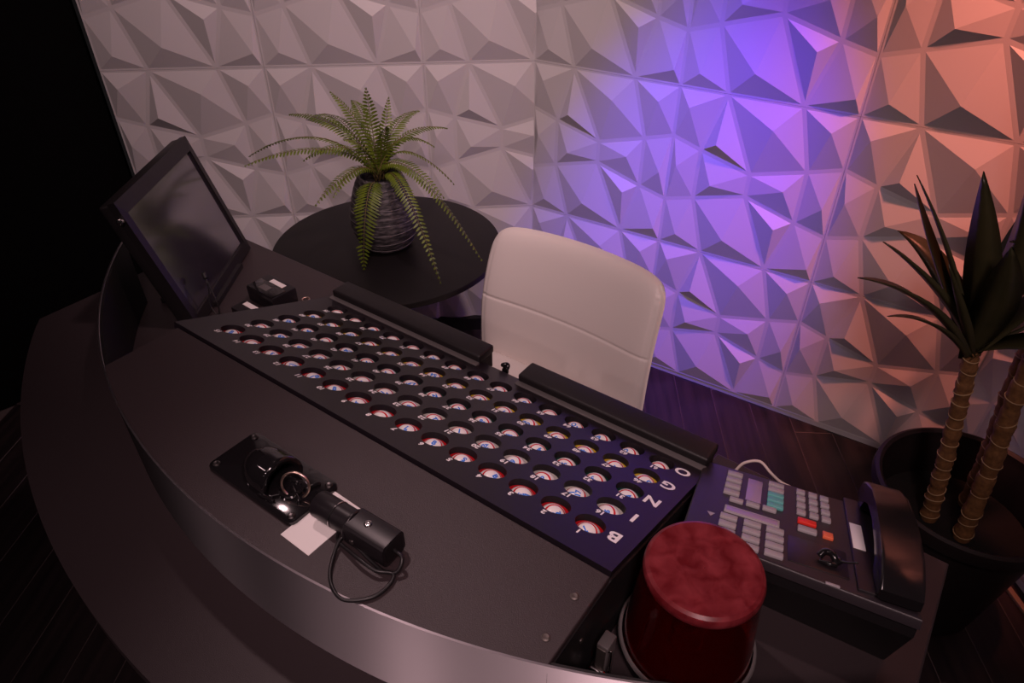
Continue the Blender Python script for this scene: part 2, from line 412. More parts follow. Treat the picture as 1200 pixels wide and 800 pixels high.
# deck
poly = [(x, rim(x) + .0031) for x in lin(-.908, -.001, 50)] + [(-.001, -.006), (-.908, -.006)]
deck = link('deck', bm_mesh('deck', prism_bm(poly, ZD - .012, ZD, .0012, 1), 'laminate'), con)
for x, y in ((-.022, -.055), (-.021, -.119)):
    lathe('screw', [(.0056, 0), (.0056, .0012), (.0036, .0024), (.0006, .0018)], 14, 'mid_screw', deck, (x, y, ZD))
# steel band
xs = lin(-1.30, .36, 90); out = []
v, f = [], []
for x in xs:
    y = rim(x); v += [(x, y, ZC), (x, y, ZD + .001), (x, y + .003, ZD + .001), (x, y + .003, ZC)]
for i in range(len(xs) - 1):
    for k in range(4): l = (k + 1) % 4; f.append((i * 4 + k, (i + 1) * 4 + k, (i + 1) * 4 + l, i * 4 + l))
f += [(0, 1, 2, 3), tuple((len(xs) - 1) * 4 + k for k in (3, 2, 1, 0))]
band = mesh('steel_band', v, f, 'steel', True)
uvl = band.uv_layers.new(name='UVMap')
for lp_ in band.loops:
    co_ = band.vertices[lp_.vertex_index].co; uvl.data[lp_.index].uv = (co_.x, co_.z)
band; band.set_sharp_from_angle(angle=R(30)); link('steel_band', band, con)
v, f = [], []
for x in xs:
    y = rim(x); v += [(x, y + .0032, ZC), (x, y + .0032, ZD - .003), (x, y + .009, ZD - .003), (x, y + .009, ZC)]
for i in range(len(xs) - 1):
    for k in range(4): l = (k + 1) % 4; f.append((i * 4 + k, (i + 1) * 4 + k, (i + 1) * 4 + l, i * 4 + l))
f += [(0, 1, 2, 3), tuple((len(xs) - 1) * 4 + k for k in (3, 2, 1, 0))]
link('band_backing', mesh('band_backing', v, f, 'black'), con)
# side panels of the middle section
TS = .3688
def bz(y): return ZD - TS * y
for x0, x1, nm in ((-.010, 0, 'side_panel'), (-.920, -.910, 'side_panel')):
    pts = [(rim(x0) + .004, ZC), (rim(x0) + .004, ZD - .013), (-.004, ZD - .013), (0, bz(0) - .013), (.375, bz(.375) - .012), (.375, ZC)]
    v = [(x0, y, z) for y, z in pts] + [(x1, y, z) for y, z in pts]; n = len(pts)
    f = [tuple(range(n)), tuple(range(n, 2 * n))[::-1]] + [(i, i + n, (i + 1) % n + n, (i + 1) % n) for i in range(n)]
    sp = link(nm, mesh(nm, v, f, 'black'), con)
    if x1 == 0:
        for yy, zz in ((-.07, .86), (.12, .835)):
            lathe('screw', [(.0035, 0), (.0035, .001), (.002, .0018), (.0005, .0015)], 12, 'screw', sp, (.0, yy, zz), (0, R(90), 0))
# master board, in its own slanted frame
BT = math.atan(TS); ks = 1 / math.cos(BT)
HX, HS0, PX, PS, HR = -.071, .0735, .056, .0660, .0220
bm = bmesh.new(); X0, X1, S0, S1, TH = -.930, -.003, .002, .402, .011
def quad(a, b_, c, d): bm.faces.new([bm.verts.new(p) for p in (a, b_, c, d)])
gx0, gx1 = HX - 14.5 * PX, HX + .5 * PX; gs0, gs1 = HS0 - .5 * PS, HS0 + 4.5 * PS
for a, b_, c, d in ((X0, X1, S0, gs0), (X0, X1, gs1, S1), (X0, gx0, gs0, gs1), (gx1, X1, gs0, gs1)):
    quad((a, c, 0), (b_, c, 0), (b_, d, 0), (a, d, 0))
NS = 32
for k in range(15):
    for c in range(5):
        cx, cs = HX - PX * k, HS0 + PS * c; inn, low, outer = [], [], []
        for i in range(NS):
            a = 2 * math.pi * (i + .5) / NS; ca, sa = math.cos(a), math.sin(a)
            q = min(PX / 2 / abs(ca), PS / 2 / abs(sa))
            inn.append(bm.verts.new((cx + HR * ca, cs + HR * sa, 0))); low.append(bm.verts.new((cx + HR * ca, cs + HR * sa, -TH)))
            outer.append((cx + q * ca, cs + q * sa))
        ov = [bm.verts.new((*p, 0)) for p in outer]
        for i in range(NS):
            j = (i + 1) % NS
            bm.faces.new((inn[i], ov[i], ov[j], inn[j])); bm.faces.new((inn[j], low[j], low[i], inn[i]))
        # cell corners
        for i in range(NS):
            j = (i + 1) % NS; p, q = outer[i], outer[j]
            if abs(p[0] - q[0]) > 1e-6 and abs(p[1] - q[1]) > 1e-6:
                corner = (cx + math.copysign(PX / 2, (p[0] + q[0]) / 2 - cx), cs + math.copysign(PS / 2, (p[1] + q[1]) / 2 - cs), 0)
                bm.faces.new((ov[i], bm.verts.new(corner), ov[j]))
for a, b_ in (((X0, S0), (X1, S0)), ((X1, S0), (X1, S1)), ((X1, S1), (X0, S1)), ((X0, S1), (X0, S0))):
    quad((*a, 0), (*a, -.012), (*b_, -.012), (*b_, 0))
bme = bpy.data.meshes.new('master_board'); bmesh.ops.remove_doubles(bm, verts=bm.verts, dist=1e-6); bmesh.ops.recalc_face_normals(bm, faces=bm.faces); bm.to_mesh(bme); bm.free(); bme.materials.append(M['board'])
board = link('master_board', bme, con, (0, 0, ZD), (-BT, 0, 0)); board['label'] = 'black slanted board with five rows of fifteen round holes'
# cups under the holes
ROWM = ['cup_red', 'cup_white', 'cup_green', 'cup_yellow', 'cup_black']
def cup_mesh(m):
    v, f = [], []; n = 24; prof = [(HR + .0004, -TH + .0002), (HR + .0004, -.034), (.016, -.0428), (.0, -.041)]
    for r, z in prof[:-1]:
        for i in range(n): a = 2 * math.pi * i / n; v.append((r * math.cos(a), r * math.sin(a), z))
    for k in range(2):
        for i in range(n): j = (i + 1) % n; f.append((k * n + j, k * n + i, (k + 1) * n + i, (k + 1) * n + j))
    f.append(tuple(2 * n + i for i in range(n)))
    return mesh('hole_cup', v, f, m, True)
cups = [cup_mesh(m) for m in ROWM]
bpy.context.view_layer.update()
BALLR, BALLD = .0203, .0222
def sphere_mesh():
    b = bmesh.new(); bmesh.ops.create_uvsphere(b, u_segments=28, v_segments=18, radius=BALLR)
    me = bpy.data.meshes.new('bingo_ball'); b.to_mesh(me); b.free(); me.materials.append(M['ball'])
    for p in me.polygons: p.use_smooth = True
    return me
ball_me = sphere_mesh()
conM = Matrix.Translation((*DO.xy, 0)) @ Matrix.Rotation(DR, 4, 'Z'); brdM = conM @ Matrix.Translation((0, 0, ZD)) @ Matrix.Rotation(-BT, 4, 'X')
rng = random.Random(3)
def wrap_print(ball):
    def cb(me):
        b = bmesh.new(); b.from_mesh(me)
        bmesh.ops.triangulate(b, faces=b.faces[:]); bmesh.ops.subdivide_edges(b, edges=[e for e in b.edges if e.calc_length() > .002], cuts=1)
        for v_ in b.verts:
            x, y = v_.co.x, v_.co.y; r = math.hypot(x, y) + 1e-9; a = r / BALLR
            s = math.sin(a) * (BALLR + .00015); v_.co = (x / r * s, y / r * s, math.cos(a) * (BALLR + .00015))
        b.to_mesh(me); b.free(); me.materials.clear(); me.materials.append(M['blue_print']); me.name = 'printed_number'
        link('printed_number', me, ball)
    return cb
def flat_print(name, parent, x, s, m='white_print'):
    def cb(me):
        me.materials.clear(); me.materials.append(M[m]); me.name = name
        link(name, me, parent, (x, s, .0004), (0, 0, math.pi))
    return cb
ROWN = 'BINGO'
ORD = 'first second third fourth fifth sixth seventh eighth ninth tenth eleventh twelfth thirteenth fourteenth fifteenth'.split()
for c in range(5):
    text_request(ROWN[c], .033, .0010, flat_print('letter', board, -.033, HS0 + PS * c))
    for k in range(15):
        num = c * 15 + k + 1; cx, cs = HX - PX * k, HS0 + PS * c
        link('hole_cup', cups[c], board, (cx, cs, 0))
        text_request(str(num), .0135, .0006, flat_print('hole_number', board, cx - .003, cs - .0295))
        p = brdM @ Vector((cx + rng.uniform(-.0005, .0005), cs + rng.uniform(-.0004, .0004), -BALLD))
        d = ((Vector((0, 0, 1.66)) - p).normalized() * .75 + Vector((0, 0, .7)) + Vector((rng.uniform(-.45, .45), rng.uniform(-.3, .4), 0))).normalized()
        bo = link('bingo_ball', ball_me, None, p)
        bo.rotation_mode = 'QUATERNION'
        from mathutils import Quaternion
        bo.rotation_quaternion = d.to_track_quat('Z', 'Y') @ Quaternion((0, 0, 1), rng.uniform(0, 6.28))
        tag(bo, 'white bingo ball in the %s hole from the letter end of the %s row' % (ORD[k], ROWN[c]), 'bingo ball', 'bingo balls in the slanted board')
        text_request('%s\n%d' % (ROWN[c], num), .0118, .0006, wrap_print(bo))
text_flush()
# padded rests along the operator's edge
for x0, x1 in ((-.400, -.008), (-.922, -.494)):
    r = link('hand_rest', None, con, ((x0 + x1) / 2, .383, .7755)); h = (x1 - x0) / 2
    box('cushion', -h, h, -.022, .028, .006, .026, 'vinyl', r, .005, 3)
    box('edge_strip', -h, h, -.034, -.021, .0035, .0115, 'grey_strip', r, .002, 2)
    box('rail', -h + .004, h - .004, -.028, .026, -.030, .006, 'black', r)
# ------------------------------------------------------------------ things on the deck
# glossy moulded plate with pod
pr = thing('moulded_ball_holder', D(-.469, -.143, ZD), DR, 'glossy black moulded plate with a domed pod, screwed to the front deck', 'ball holder')
b = prism_bm([(x, y) for x, y in (lambda hx, hy, r: [(sx * (hx - r) + r * math.cos(a), sy * (hy - r) + r * math.sin(a))
     for sx, sy, a0 in ((1, 1, 0), (-1, 1, 90), (-1, -1, 180), (1, -1, 270)) for a in [R(a0 + t) for t in (0, 30, 60, 90)]])(.0915, .0435, .010)], 0, .007, .002, 2)
plate = link('plate', bm_mesh('plate', b, 'black_gloss', True, 40), pr)
for sx in (-1, 1):
    for sy in (-1, 1): lathe('screw', [(.0055, 0), (.0055, .001), (.0035, .0022), (.0006, .0017)], 14, 'dark_screw', plate, (sx * .081, sy * .033, .007))
v, f = [], []; n, kx = 20, 12   # pod: a hood that bulges up and opens towards the ring
for i in range(kx + 1):
    t = i / kx; x = -.047 + .072 * t; rr = .034 * math.sqrt(max(0, 1 - (1 - min(1, t * 1.5)) ** 2)) + .001
    for k in range(n + 1):
        a = math.pi * k / n; v.append((x, rr * math.cos(a), .006 + rr * 1.18 * math.sin(a)))
for i in range(kx):
    for k in range(n): q = i * (n + 1) + k; f.append((q, q + 1, q + n + 2, q + n + 1))
m0 = len(v); rr = .026
for i, x in enumerate((.025, -.012)):
    for k in range(n + 1):
        a = math.pi * k / n; v.append((x, rr * math.cos(a), .007 + rr * 1.12 * math.sin(a)))
for k in range(n):
    f.append((kx * (n + 1) + k, kx * (n + 1) + k + 1, m0 + k + 1, m0 + k)); f.append((m0 + k, m0 + k + 1, m0 + n + 2 + k, m0 + n + 1 + k))
f.append(tuple(m0 + n + 1 + k for k in range(n + 1)))
link('pod', mesh('pod', v, f, 'black_gloss', True), pr)
for k, (x, y, l, a) in enumerate(((.045, .012, .030, .3), (.058, -.006, .034, -.4), (.040, -.020, .026, .9), (.066, .018, .022, 1.2), (.03, -.033, .03, .1))):
    r_ = box('moulded_rib', -l / 2, l / 2, -.003, .003, .006, .013, 'black_gloss', pr, .0025, 3, (x, y, 0), (0, 0, a))
lathe('socket', [(.020, .006), (.021, .012), (.017, .014), (.015, .009), (.0005, .008)], 24, 'black_gloss', pr, (.042, 0, 0), caps=False)
ringp = [(.0195 * math.cos(a), 0, .0195 * math.sin(a)) for a in [R(-60 + 300 * i / 40) for i in range(41)]]
rg = tube('wire_ring', ringp, .0018, 'brass', pr, 8, False, (.060, -.004, .027), (R(-18), 0, R(28))); rg['label'] = 'upright brass wire ring'
# card under the camera
cdp = box('paper_card', -.0275, .0275, -.046, .046, 0, .0008, 'paper', None, 0, loc=D(-.3525, -.156, ZD + .0002), rot=(0, 0, DR - .02))
tag(cdp, 'small white paper card lying under the black tube camera', 'card')
# tube camera
tc_ = thing('tube_camera', D(-.290, -.144, ZD), DR + .03, 'black tubular camera lying on the deck with a looped cable', 'camera'); tc_.scale = (.90,) * 3
ry = (0, R(90), 0); AZ = .0235
lathe('barrel', [(.0005, .006), (.0155, .006), (.0165, 0), (.0195, 0), (.0205, .002), (.0205, .040), (.0198, .0405), (.0198, .0425), (.0205, .043), (.0205, .072)], 32, 'black_satin', tc_, (-.082, 0, AZ), ry, caps=False)
lathe('silver_ring', [(.0206, 0), (.0211, .0005), (.0211, .0018), (.0206, .0023)], 32, 'chrome', tc_, (-.044, 0, AZ), ry, caps=False)
tube('collar', [(-.010, .0222 * math.cos(a), AZ + .0222 * math.sin(a)) for a in [R(i * 10) for i in range(36)]], .0028, 'black_satin', tc_, 8, True)
pts = []
for sx, sy, a0 in ((1, 1, 0), (-1, 1, 90), (-1, -1, 180), (1, -1, 270)):
    for t in (0, 30, 60, 90): pts.append((sx * .0115 + .0095 * math.cos(R(a0 + t)), sy * .0125 + .0095 * math.sin(R(a0 + t))))
b = prism_bm(pts, 0, .074, 0)
hb = link('rear_housing', bm_mesh('rear_housing', b, 'black_satin', True, 25), tc_, (-.010, 0, AZ), ry)
b = prism_bm([(x * .78, y * .78) for x, y in pts], .066, .0745, 0); link('rear_plug', bm_mesh('rear_plug', b, 'black', False), tc_, (-.010, 0, AZ), ry)
lathe('screw', [(.0058, 0), (.0058, .0012), (.0035, .002), (.0008, .0015)], 16, 'chrome', tc_, (.018, .001, AZ + .0208))
lathe('screw', [(.0042, 0), (.0042, .0012), (.0025, .002), (.0006, .0015)], 14, 'screw', tc_, (.004, -.0215, AZ - .004), (R(90), 0, 0))
box('foot', -.07, -.05, -.012, .012, 0, .006, 'black', tc_, .001); box('foot', .02, .05, -.012, .012, 0, .005, 'black', tc_, .001)
cab = smooth_path([(.063, 0, AZ), (.082, -.004, .022), (.084, -.018, .010), (.066, -.026, .006), (.040, -.024, .008), (.012, -.020, .012), (-.016, -.018, .013),
                   (-.012, -.040, .008), (.012, -.074, .004), (.048, -.088, .004), (.078, -.066, .004), (.086, -.040, .004), (.080, -.022, .007), (.060, -.034, .012),
                   (.030, -.034, .014), (.004, -.030, .010), (-.024, -.024, .006), (-.036, -.010, .004)], 7)
tube('cable', cab, .0027, 'cable', tc_, 8)
# metal latch beside the beacon
lt = thing('spring_latch', D(.021, -.040, ZC), DR, 'dull metal spring latch standing beside the red beacon', 'latch')
box('body', -.008, .008, -.012, .012, 0, .092, 'grey_strip', lt, .002, 2)
box('cover', -.006, .006, -.0145, -.0115, .012, .088, 'mid_screw', lt, .001)
lathe('roller', [(.0045, -.010), (.005, -.009), (.005, .009), (.0045, .010)], 14, 'chrome', lt, (0, -.016, .040), (0, R(90), 0))
tube('spring_wire', smooth_path([(.007, -.010, .084), (.012, -.010, .086), (.013, -.013, .040), (.013, -.016, .0)], 6), .0012, 'chrome', lt, 6)

# ------------------------------------------------------------------ red beacon
be = thing('red_beacon', (.234, .516, ZC), 0, 'large red beacon light with a clear tapered dome on the right wing', 'beacon')
lathe('base', [(.080, 0), (.084, .004), (.084, .022), (.0880, .024), (.0880, .033), (.0855, .034), (.084, .030), (.060, .030), (.0005, .031)], 56, 'black_satin', be, caps=False)
lathe('rim_ring', [(.0850, .032), (.0905, .032), (.0910, .035), (.0895, .0375), (.0862, .0375)], 56, 'rim_grey', be, caps=False)
lathe('dome', [(.0845, .031), (.0815, .070), (.0770, .120), (.0735, .160), (.0722, .172), (.0700, .1725), (.0708, .158), (.0745, .118), (.079, .070), (.082, .031)], 64, 'beacon', be, caps=False)
lathe('dome_top', [(.0724, .170), (.0735, .174), (.0735, .179), (.0715, .1835), (.067, .186), (.064, .1855), (.030, .1845), (.0005, .184), (.0005, .181), (.030, .1815), (.066, .1815), (.070, .178), (.0705, .1725)], 64, 'beacon_top', be, caps=False)
lathe('rotator', [(.022, .031), (.022, .060), (.012, .062), (.012, .075)], 24, 'black', be)
lathe('bulb', [(.012, .075), (.014, .085), (.016, .100), (.012, .112), (.004, .117), (.0005, .118)], 20, 'bulb', be)
v, f = [], []   # parabolic reflector half-shell
for i in range(9):
    z = .052 + i * .012
    for k in range(13):
        a = R(30 + 15 * k); rr = .036 * math.sqrt(max(.02, 1 - ((i - 4) / 4.6) ** 2)); v.append((rr * math.cos(a), rr * math.sin(a), z))
for i in range(8):
    for k in range(12): q = i * 13 + k; f.append((q, q + 1, q + 14, q + 13))
link('reflector', mesh('reflector', v, f, 'reflector', True), be)

# ------------------------------------------------------------------ telephone
PT = R(23.26)
ph = thing('desk_telephone', D(-.008, .357, ZC), DR + R(12.05), 'charcoal office telephone with grey keys and a handset on the right', 'telephone')
def pz(V_, N=0):  # face coordinates -> root (y, z)
    return (-V_ * math.cos(PT) + N * math.sin(PT), .035 + V_ * math.sin(PT) + N * math.cos(PT))
prof = [pz(-.033, -.013), pz(-.030, -.012), pz(.264, -.012), pz(.268, -.014), pz(.266, -.03), (pz(.26)[0] + .02, .0), (pz(-.03)[0] - .006, .0), (pz(-.034)[0], .012)]
b = bmesh.new(); U0, U1 = -.006, .290
prof_l = [pz(-.033, -.013), pz(-.030, -.012), pz(.232, -.012), pz(.236, -.014), pz(.234, -.03), (pz(.22)[0] + .02, .0), (pz(-.03)[0] - .006, .0), (pz(-.034)[0], .012)]
A = [b.verts.new((U0, y, z)) for y, z in prof_l]; B_ = [b.verts.new((U1, y, z)) for y, z in prof]; n = len(prof)
fa = b.faces.new(A); fb = b.faces.new(B_[::-1])
for i in range(n): b.faces.new((A[i], B_[i], B_[(i + 1) % n], A[(i + 1) % n]))
bmesh.ops.bevel(b, geom=list(fa.edges) + list(fb.edges), offset=.004, segments=2, affect='EDGES', profile=.5)
link('body', bm_mesh('body', b, 'black', True, 30), ph)  # blacker than the face: shade on the near back put into the colour
b = prism_bm([(-.006, .034), (-.006, -.240), (.290, -.273), (.290, .034)], -.013, .002, .004, 3)
link('face', bm_mesh('face', b, 'phone', True, 40), ph, (0, 0, .035), (-PT, 0, 0))
FR = (-PT, 0, 0); FL = (0, 0, .035)
def face_part(name, u0, u1, v0, v1, n0, n1, m, bev=.0012, parent=None):
    return link(name, bm_mesh(name, box_bm(u0, u1, -v1, -v0, n0, n1, bev, 2), m, bev > 0, 40), parent or ph, FL, FR)
kc = {}
def key(name, u, v_, w_, h_, m):
    k = (w_, h_, m)
    if k not in kc: kc[k] = bm_mesh('key', box_bm(-w_ / 2, w_ / 2, -h_ / 2, h_ / 2, 0, .0055, .0015, 2), m, True, 40)
    y, z = pz(v_, .0015); return link(name, kc[k], ph, (u, y, z), FR)
for v_ in (-.003, .023, .049, .075): key('key', .0478, v_, .0245, .0150, 'key_grey')
for i, v_ in enumerate((-.008, .0135, .035, .056, .077)): key('key', .1135, v_, .0245, .0140, 'key_grey' if i < 2 else 'key_teal')
face_part('index_card', .0695, .0925, -.008, .080, .0015, .0030, 'lcd', .0005)
for u, v_ in ((.057, .0995), (.0815, .0975), (.1057, .0950)): key('key', u, v_, .0205, .0120, 'key_grey')
di = face_part('display_frame', .0425, .1215, .1235, .1465, .001, .0042, 'key_grey', .001)
face_part('display', .0455, .1185, .1275, .1425, .003, .0046, 'lcd', .0003)
for u, v0 in ((.0512, .166), (.0843, .1645), (.1155, .1625)):
    for i in range(4): key('key', u, v0 + i * .024, .0245, .0140, 'key_grey')
for u in (.1516, .1700, .1875):
    for i in range(4): key('dial_key', u, -.009 + i * .0265, .0135, .0155, 'key_grey')
key('release_key', .1594, .1010, .0265, .0150, 'key_red'); key('hold_key', .1594, .1276, .0265, .0150, 'key_grey'); key('volume_key', .1876, .1255, .0145, .0175, 'key_orange')
face_part('directory_panel', .1335, .2100, .158, .234, .0012, .0032, 'black_satin', .0008)
link('triangle_mark', mesh('triangle_mark', [(.020, -.163, .0026), (.032, -.163, .0026), (.0265, -.176, .0026)], [(0, 2, 1)], 'key_grey'), ph, FL, FR)
face_part('name_badge', .180, .197, .258, .263, .001, .0028, 'key_grey', .0003)
# handset on its cradle
hs = link('handset', None, ph)
U0, U1 = .238, .288
arc = [(-.052, .012), (-.050, .028), (-.036, .043), (-.004, .055), (.045, .062), (.105, .063), (.165, .058), (.215, .048), (.252, .034), (.268, .020), (.266, .006),
       (.205, .006), (.196, .026), (.165, .036), (.105, .041), (.050, .040), (.016, .034), (.006, .010), (-.030, .006)]
b = bmesh.new(); A = [b.verts.new((U0, *pz(*q))) for q in arc]; B_ = [b.verts.new((U1, *pz(*q))) for q in arc]; n = len(arc)
fa = b.faces.new(A); fb = b.faces.new(B_[::-1])
for i in range(n): b.faces.new((A[i], B_[i], B_[(i + 1) % n], A[(i + 1) % n]))
bmesh.ops.bevel(b, geom=list(fa.edges) + list(fb.edges), offset=.004, segments=3, affect='EDGES', profile=.5)
link('grip', bm_mesh('grip', b, 'handset', True, 38), hs)
face_part('cradle', .218, .290, -.04, .255, .001, .006, 'black_satin', .0015)
face_part('number_card', .2200, .2365, .060, .142, .006, .0072, 'paper', .0003)
# crumpled black clip lying on the phone
y, z = pz(.205, .0032); base = ph.matrix_basis if False else (Matrix.Translation(D(-.008, .357, ZC)) @ Matrix.Rotation(DR + R(12.05), 4, 'Z'))
cl = thing('microphone_clip', base @ Vector((.184, y, z)), DR + .2, 'small black clip with a short lead lying on the telephone', 'clip')
fold('clip_body', [tube_geo(smooth_path([(-.012, 0, .006), (-.006, .006, .012), (.003, .002, .015), (.009, -.004, .010), (.013, .001, .009)], 5), .0048, 8),
                   tube_geo(smooth_path([(-.010, -.006, .003), (0, -.010, .009), (.010, -.008, .008)], 5), .0035, 8)], 'black_gloss', cl, True)
tube('lead', smooth_path([(.010, 0, .010), (.022, -.004, .016), (.032, -.006, .024)], 5), .0015, 'cable', cl, 6)
# cord behind the phone
tg = tag(tube('phone_cord', [D(*q) for q in smooth_path([(.028, .412, .755), (.038, .420, .774), (.060, .428, .784), (.082, .424, .774), (.100, .428, .760), (.118, .432, .754)], 6)], .0025, 'beige_cable', None, 8),
         'thin beige cord arching behind the telephone', 'cord')

# ------------------------------------------------------------------ monitor and small gear on the left wing
mo = thing('touch_monitor', D(-1.215, .2685, ZC), DR + R(125.3), 'dark touch monitor leaning back beside the ball board', 'monitor')
W2, H2 = .166, .258; MT = -R(16.45); ML = (0, 0, .030)
b = box_bm(-W2 - .017, W2 + .017, .004, .036, -.026, H2 + .030, .006, 3)
link('casing', bm_mesh('casing', b, 'bezel', True, 40), mo, ML, (MT, 0, 0))
v, f = [], []   # bezel frame
o_ = [(-W2 - .018, -.027), (W2 + .018, -.027), (W2 + .018, H2 + .031), (-W2 - .018, H2 + .031)]; i_ = [(-W2, 0), (W2, 0), (W2, H2), (-W2, H2)]
for (x, z) in o_: v.append((x, -.004, z))
for (x, z) in i_: v.append((x, -.006, z))
for (x, z) in i_: v.append((x, .002, z))
for (x, z) in o_: v.append((x, .012, z))
for k in range(4):
    l = (k + 1) % 4; f += [(k, l, 4 + l, 4 + k), (4 + k, 4 + l, 8 + l, 8 + k), (12 + k, 12 + l, l, k)]
link('bezel', mesh('bezel', v, f, 'bezel'), mo, ML, (MT, 0, 0))
box('screen', -W2 - .002, W2 + .002, 0, .005, -.002, H2 + .002, 'screen', mo, 0, loc=ML, rot=(MT, 0, 0))
b = prism_bm([(-.09, -.02), (.09, -.02), (.075, .12), (-.075, .12)], 0, .014, .003); link('stand_foot', bm_mesh('stand_foot', b, 'bezel', True, 40), mo)
box('stand_neck', -.035, .035, .07, .10, .01, .16, 'bezel', mo, .004, 2, rot=(0, 0, 0))
lathe('side_knob', [(.006, 0), (.007, .002), (.007, .008), (.004, .010)], 14, 'chrome', mo, (-W2 - .018, .075, H2 + .012), (0, R(-90), 0))
# thin gooseneck lead in front of the screen
gm = thing('clip_microphone', D(-1.112, .184, ZC), DR, 'thin black clip microphone with a twin lead in front of the monitor', 'microphone')
lathe('foot', [(.009, 0), (.009, .004), (.006, .006), (.0005, .006)], 18, 'black', gm, caps=False)
tube('stem', smooth_path([(0, 0, .004), (-.004, .006, .030), (-.020, .010, .060), (-.034, .012, .085)], 6), .0016, 'cable', gm, 6)
tube('stem', smooth_path([(-.002, -.004, .004), (-.018, -.004, .024), (-.024, .004, .050), (-.030, .010, .078)], 6), .0014, 'cable', gm, 6)
lathe('head', [(.003, 0), (.0055, .003), (.0055, .014), (.003, .017), (.0005, .018)], 14, 'black', gm, (-.033, .012, .082), (R(-10), R(-35), 0))
# two little label printers / switches
for (x, y, a, sx, sy, h, lab) in ((-1.064, .300, .75, .034, .050, .040, 'black box device with a white label strip nearest the monitor top corner'),
                                  (-1.060, .224, .75, .020, .034, .022, 'smaller black device with a white label strip beside the board corner')):
    dv = thing('control_box', D(x, y, ZC), DR + a - R(45), lab, 'device', 'control boxes beside the monitor')
    box('body', -sy, sy, -sx, sx, 0, h, 'black_satin', dv, .004, 2)
    box('label_strip', -.024, .024, -.0065, .0065, h - .0005, h + .0008, 'paper', dv, 0, loc=(.004, sx * .5, 0), rot=(0, 0, R(0)))
    if sx > .03:
        box('keypad', -.018, .012, -.022, -.004, h - .0005, h + .003, 'grey_strip', dv, .001)
        box('lid', -sy + .004, sy - .004, -sx + .002, sx * .22, h, h + .0015, 'black_gloss', dv, .0005)
gr = tube('cable_grommet', [(.0085 * math.cos(R(15 * i)), .0085 * math.sin(R(15 * i)), .002) for i in range(24)], .0022, 'brass', None, 8, True, loc=D(-1.004, .345, ZC))
tag(gr, 'small brass ring set in the counter left of the board', 'grommet')
# looped black lead in the gap between the rests
lp = thing('cable_clip', D(-.452, .392, .757), DR, 'small black cable clip at the gap between the two hand rests', 'clip')
tube('loop', [(.006 * math.cos(R(20 * i)), .003 * math.sin(R(40 * i)), .019 + .006 * math.sin(R(20 * i))) for i in range(18)], .0042, 'black_gloss', lp, 8, True)
box('stub', -.006, .006, -.005, .005, 0, .014, 'black_gloss', lp, .002)

# ------------------------------------------------------------------ chair
ch = thing('office_chair', D(-.535, .60, 0), DR - R(.9), 'white leatherette office chair with a low stitched back behind the console', 'chair')
def cushion(name, nx, ny, fn, m, parent):
    """closed shell from fn(u,v,side) -> point; side 0 front 1 back"""
    v, f = [], []
    for s in (0, 1):
        for j in range(ny + 1):
            for i in range(nx + 1): v.append(fn(i / nx, j / ny, s))
    N = (nx + 1) * (ny + 1)
    for j in range(ny):
        for i in range(nx):
            q = j * (nx + 1) + i
            f.append((q, q + 1, q + nx + 2, q + nx + 1)); f.append((N + q, N + q + nx + 1, N + q + nx + 2, N + q + 1))
    for i in range(nx):
        f.append((i, N + i, N + i + 1, i + 1)); q = ny * (nx + 1) + i; f.append((q, q + 1, N + q + 1, N + q))
    for j in range(ny):
        q = j * (nx + 1); f.append((q, q + nx + 1, N + q + nx + 1, N + q)); q += nx; f.append((q, N + q, N + q + nx + 1, q + nx + 1))
    me = mesh(name, v, f, m, True); bm_ = bmesh.new(); bm_.from_mesh(me); bmesh.ops.recalc_face_normals(bm_, faces=bm_.faces); bm_.to_mesh(me); bm_.free()
    return link(name, me, parent)
lean = R(10.8)
def superell(a, b_):   # rounded corner outline: maps the unit square to a rounded square
    p = 9
    r = (abs(a) ** p + abs(b_) ** p) ** (1 / p); m_ = max(abs(a), abs(b_))
    k = m_ / r if r > 0 else 1
    return a * k, b_ * k
SEAM = .545
def back(u, v, s):
    a, c = superell(2 * u - 1, 2 * v - 1)
    x = a * .252 * (1 - .02 * max(0, c)); hgt = .215 + c * .205 + .012 * (1 - a * a) * max(0, c)
    edge = max(abs(2 * u - 1), abs(2 * v - 1)); th = .030 * (1 - edge ** 10) ** .5 if edge < 1 else 0
    curve = .030 * (1 - a * a) - .016 * math.cos((c - .1) * 2.2)
    y = curve + (-(th) if s == 0 else th * .8)
    if s == 0:
        d_ = abs(v - SEAM); y += .0030 * math.exp(-(d_ / .0075) ** 2) * (1 if abs(a) < .97 else 0)
        for sa in (-.93, .93): y += .0022 * math.exp(-((a - sa) / .008) ** 2)
    z0, y0 = hgt, y
    return (x, .128 + y0 * math.cos(lean) + z0 * math.sin(lean) - .012, .418 + z0 * math.cos(lean) - y0 * math.sin(lean))
bk = cushion('backrest', 120, 150, back, 'leather', ch)
def seat(u, v, s):
    a, c = superell(2 * u - 1, 2 * v - 1); edge = max(abs(2 * u - 1), abs(2 * v - 1)); th = .038 * (1 - edge ** 8) ** .5 if edge < 1 else 0
    return (a * .245, -.10 + c * .23, .468 + (th if s == 0 else -th * .7) - .02 * max(0, -c - .6))
cushion('seat', 40, 40, seat, 'leather', ch)
tube('back_bracket', smooth_path([(0, -.05, .40), (0, .10, .395), (0, .165, .43), (0, .185, .52)], 6), .018, 'chrome', ch, 10)
lathe('gas_lift', [(.035, .37), (.030, .40), (.016, .36), (.016, .22), (.026, .22), (.026, .09)][::-1], 20, 'chrome', ch, (0, -.08, 0))
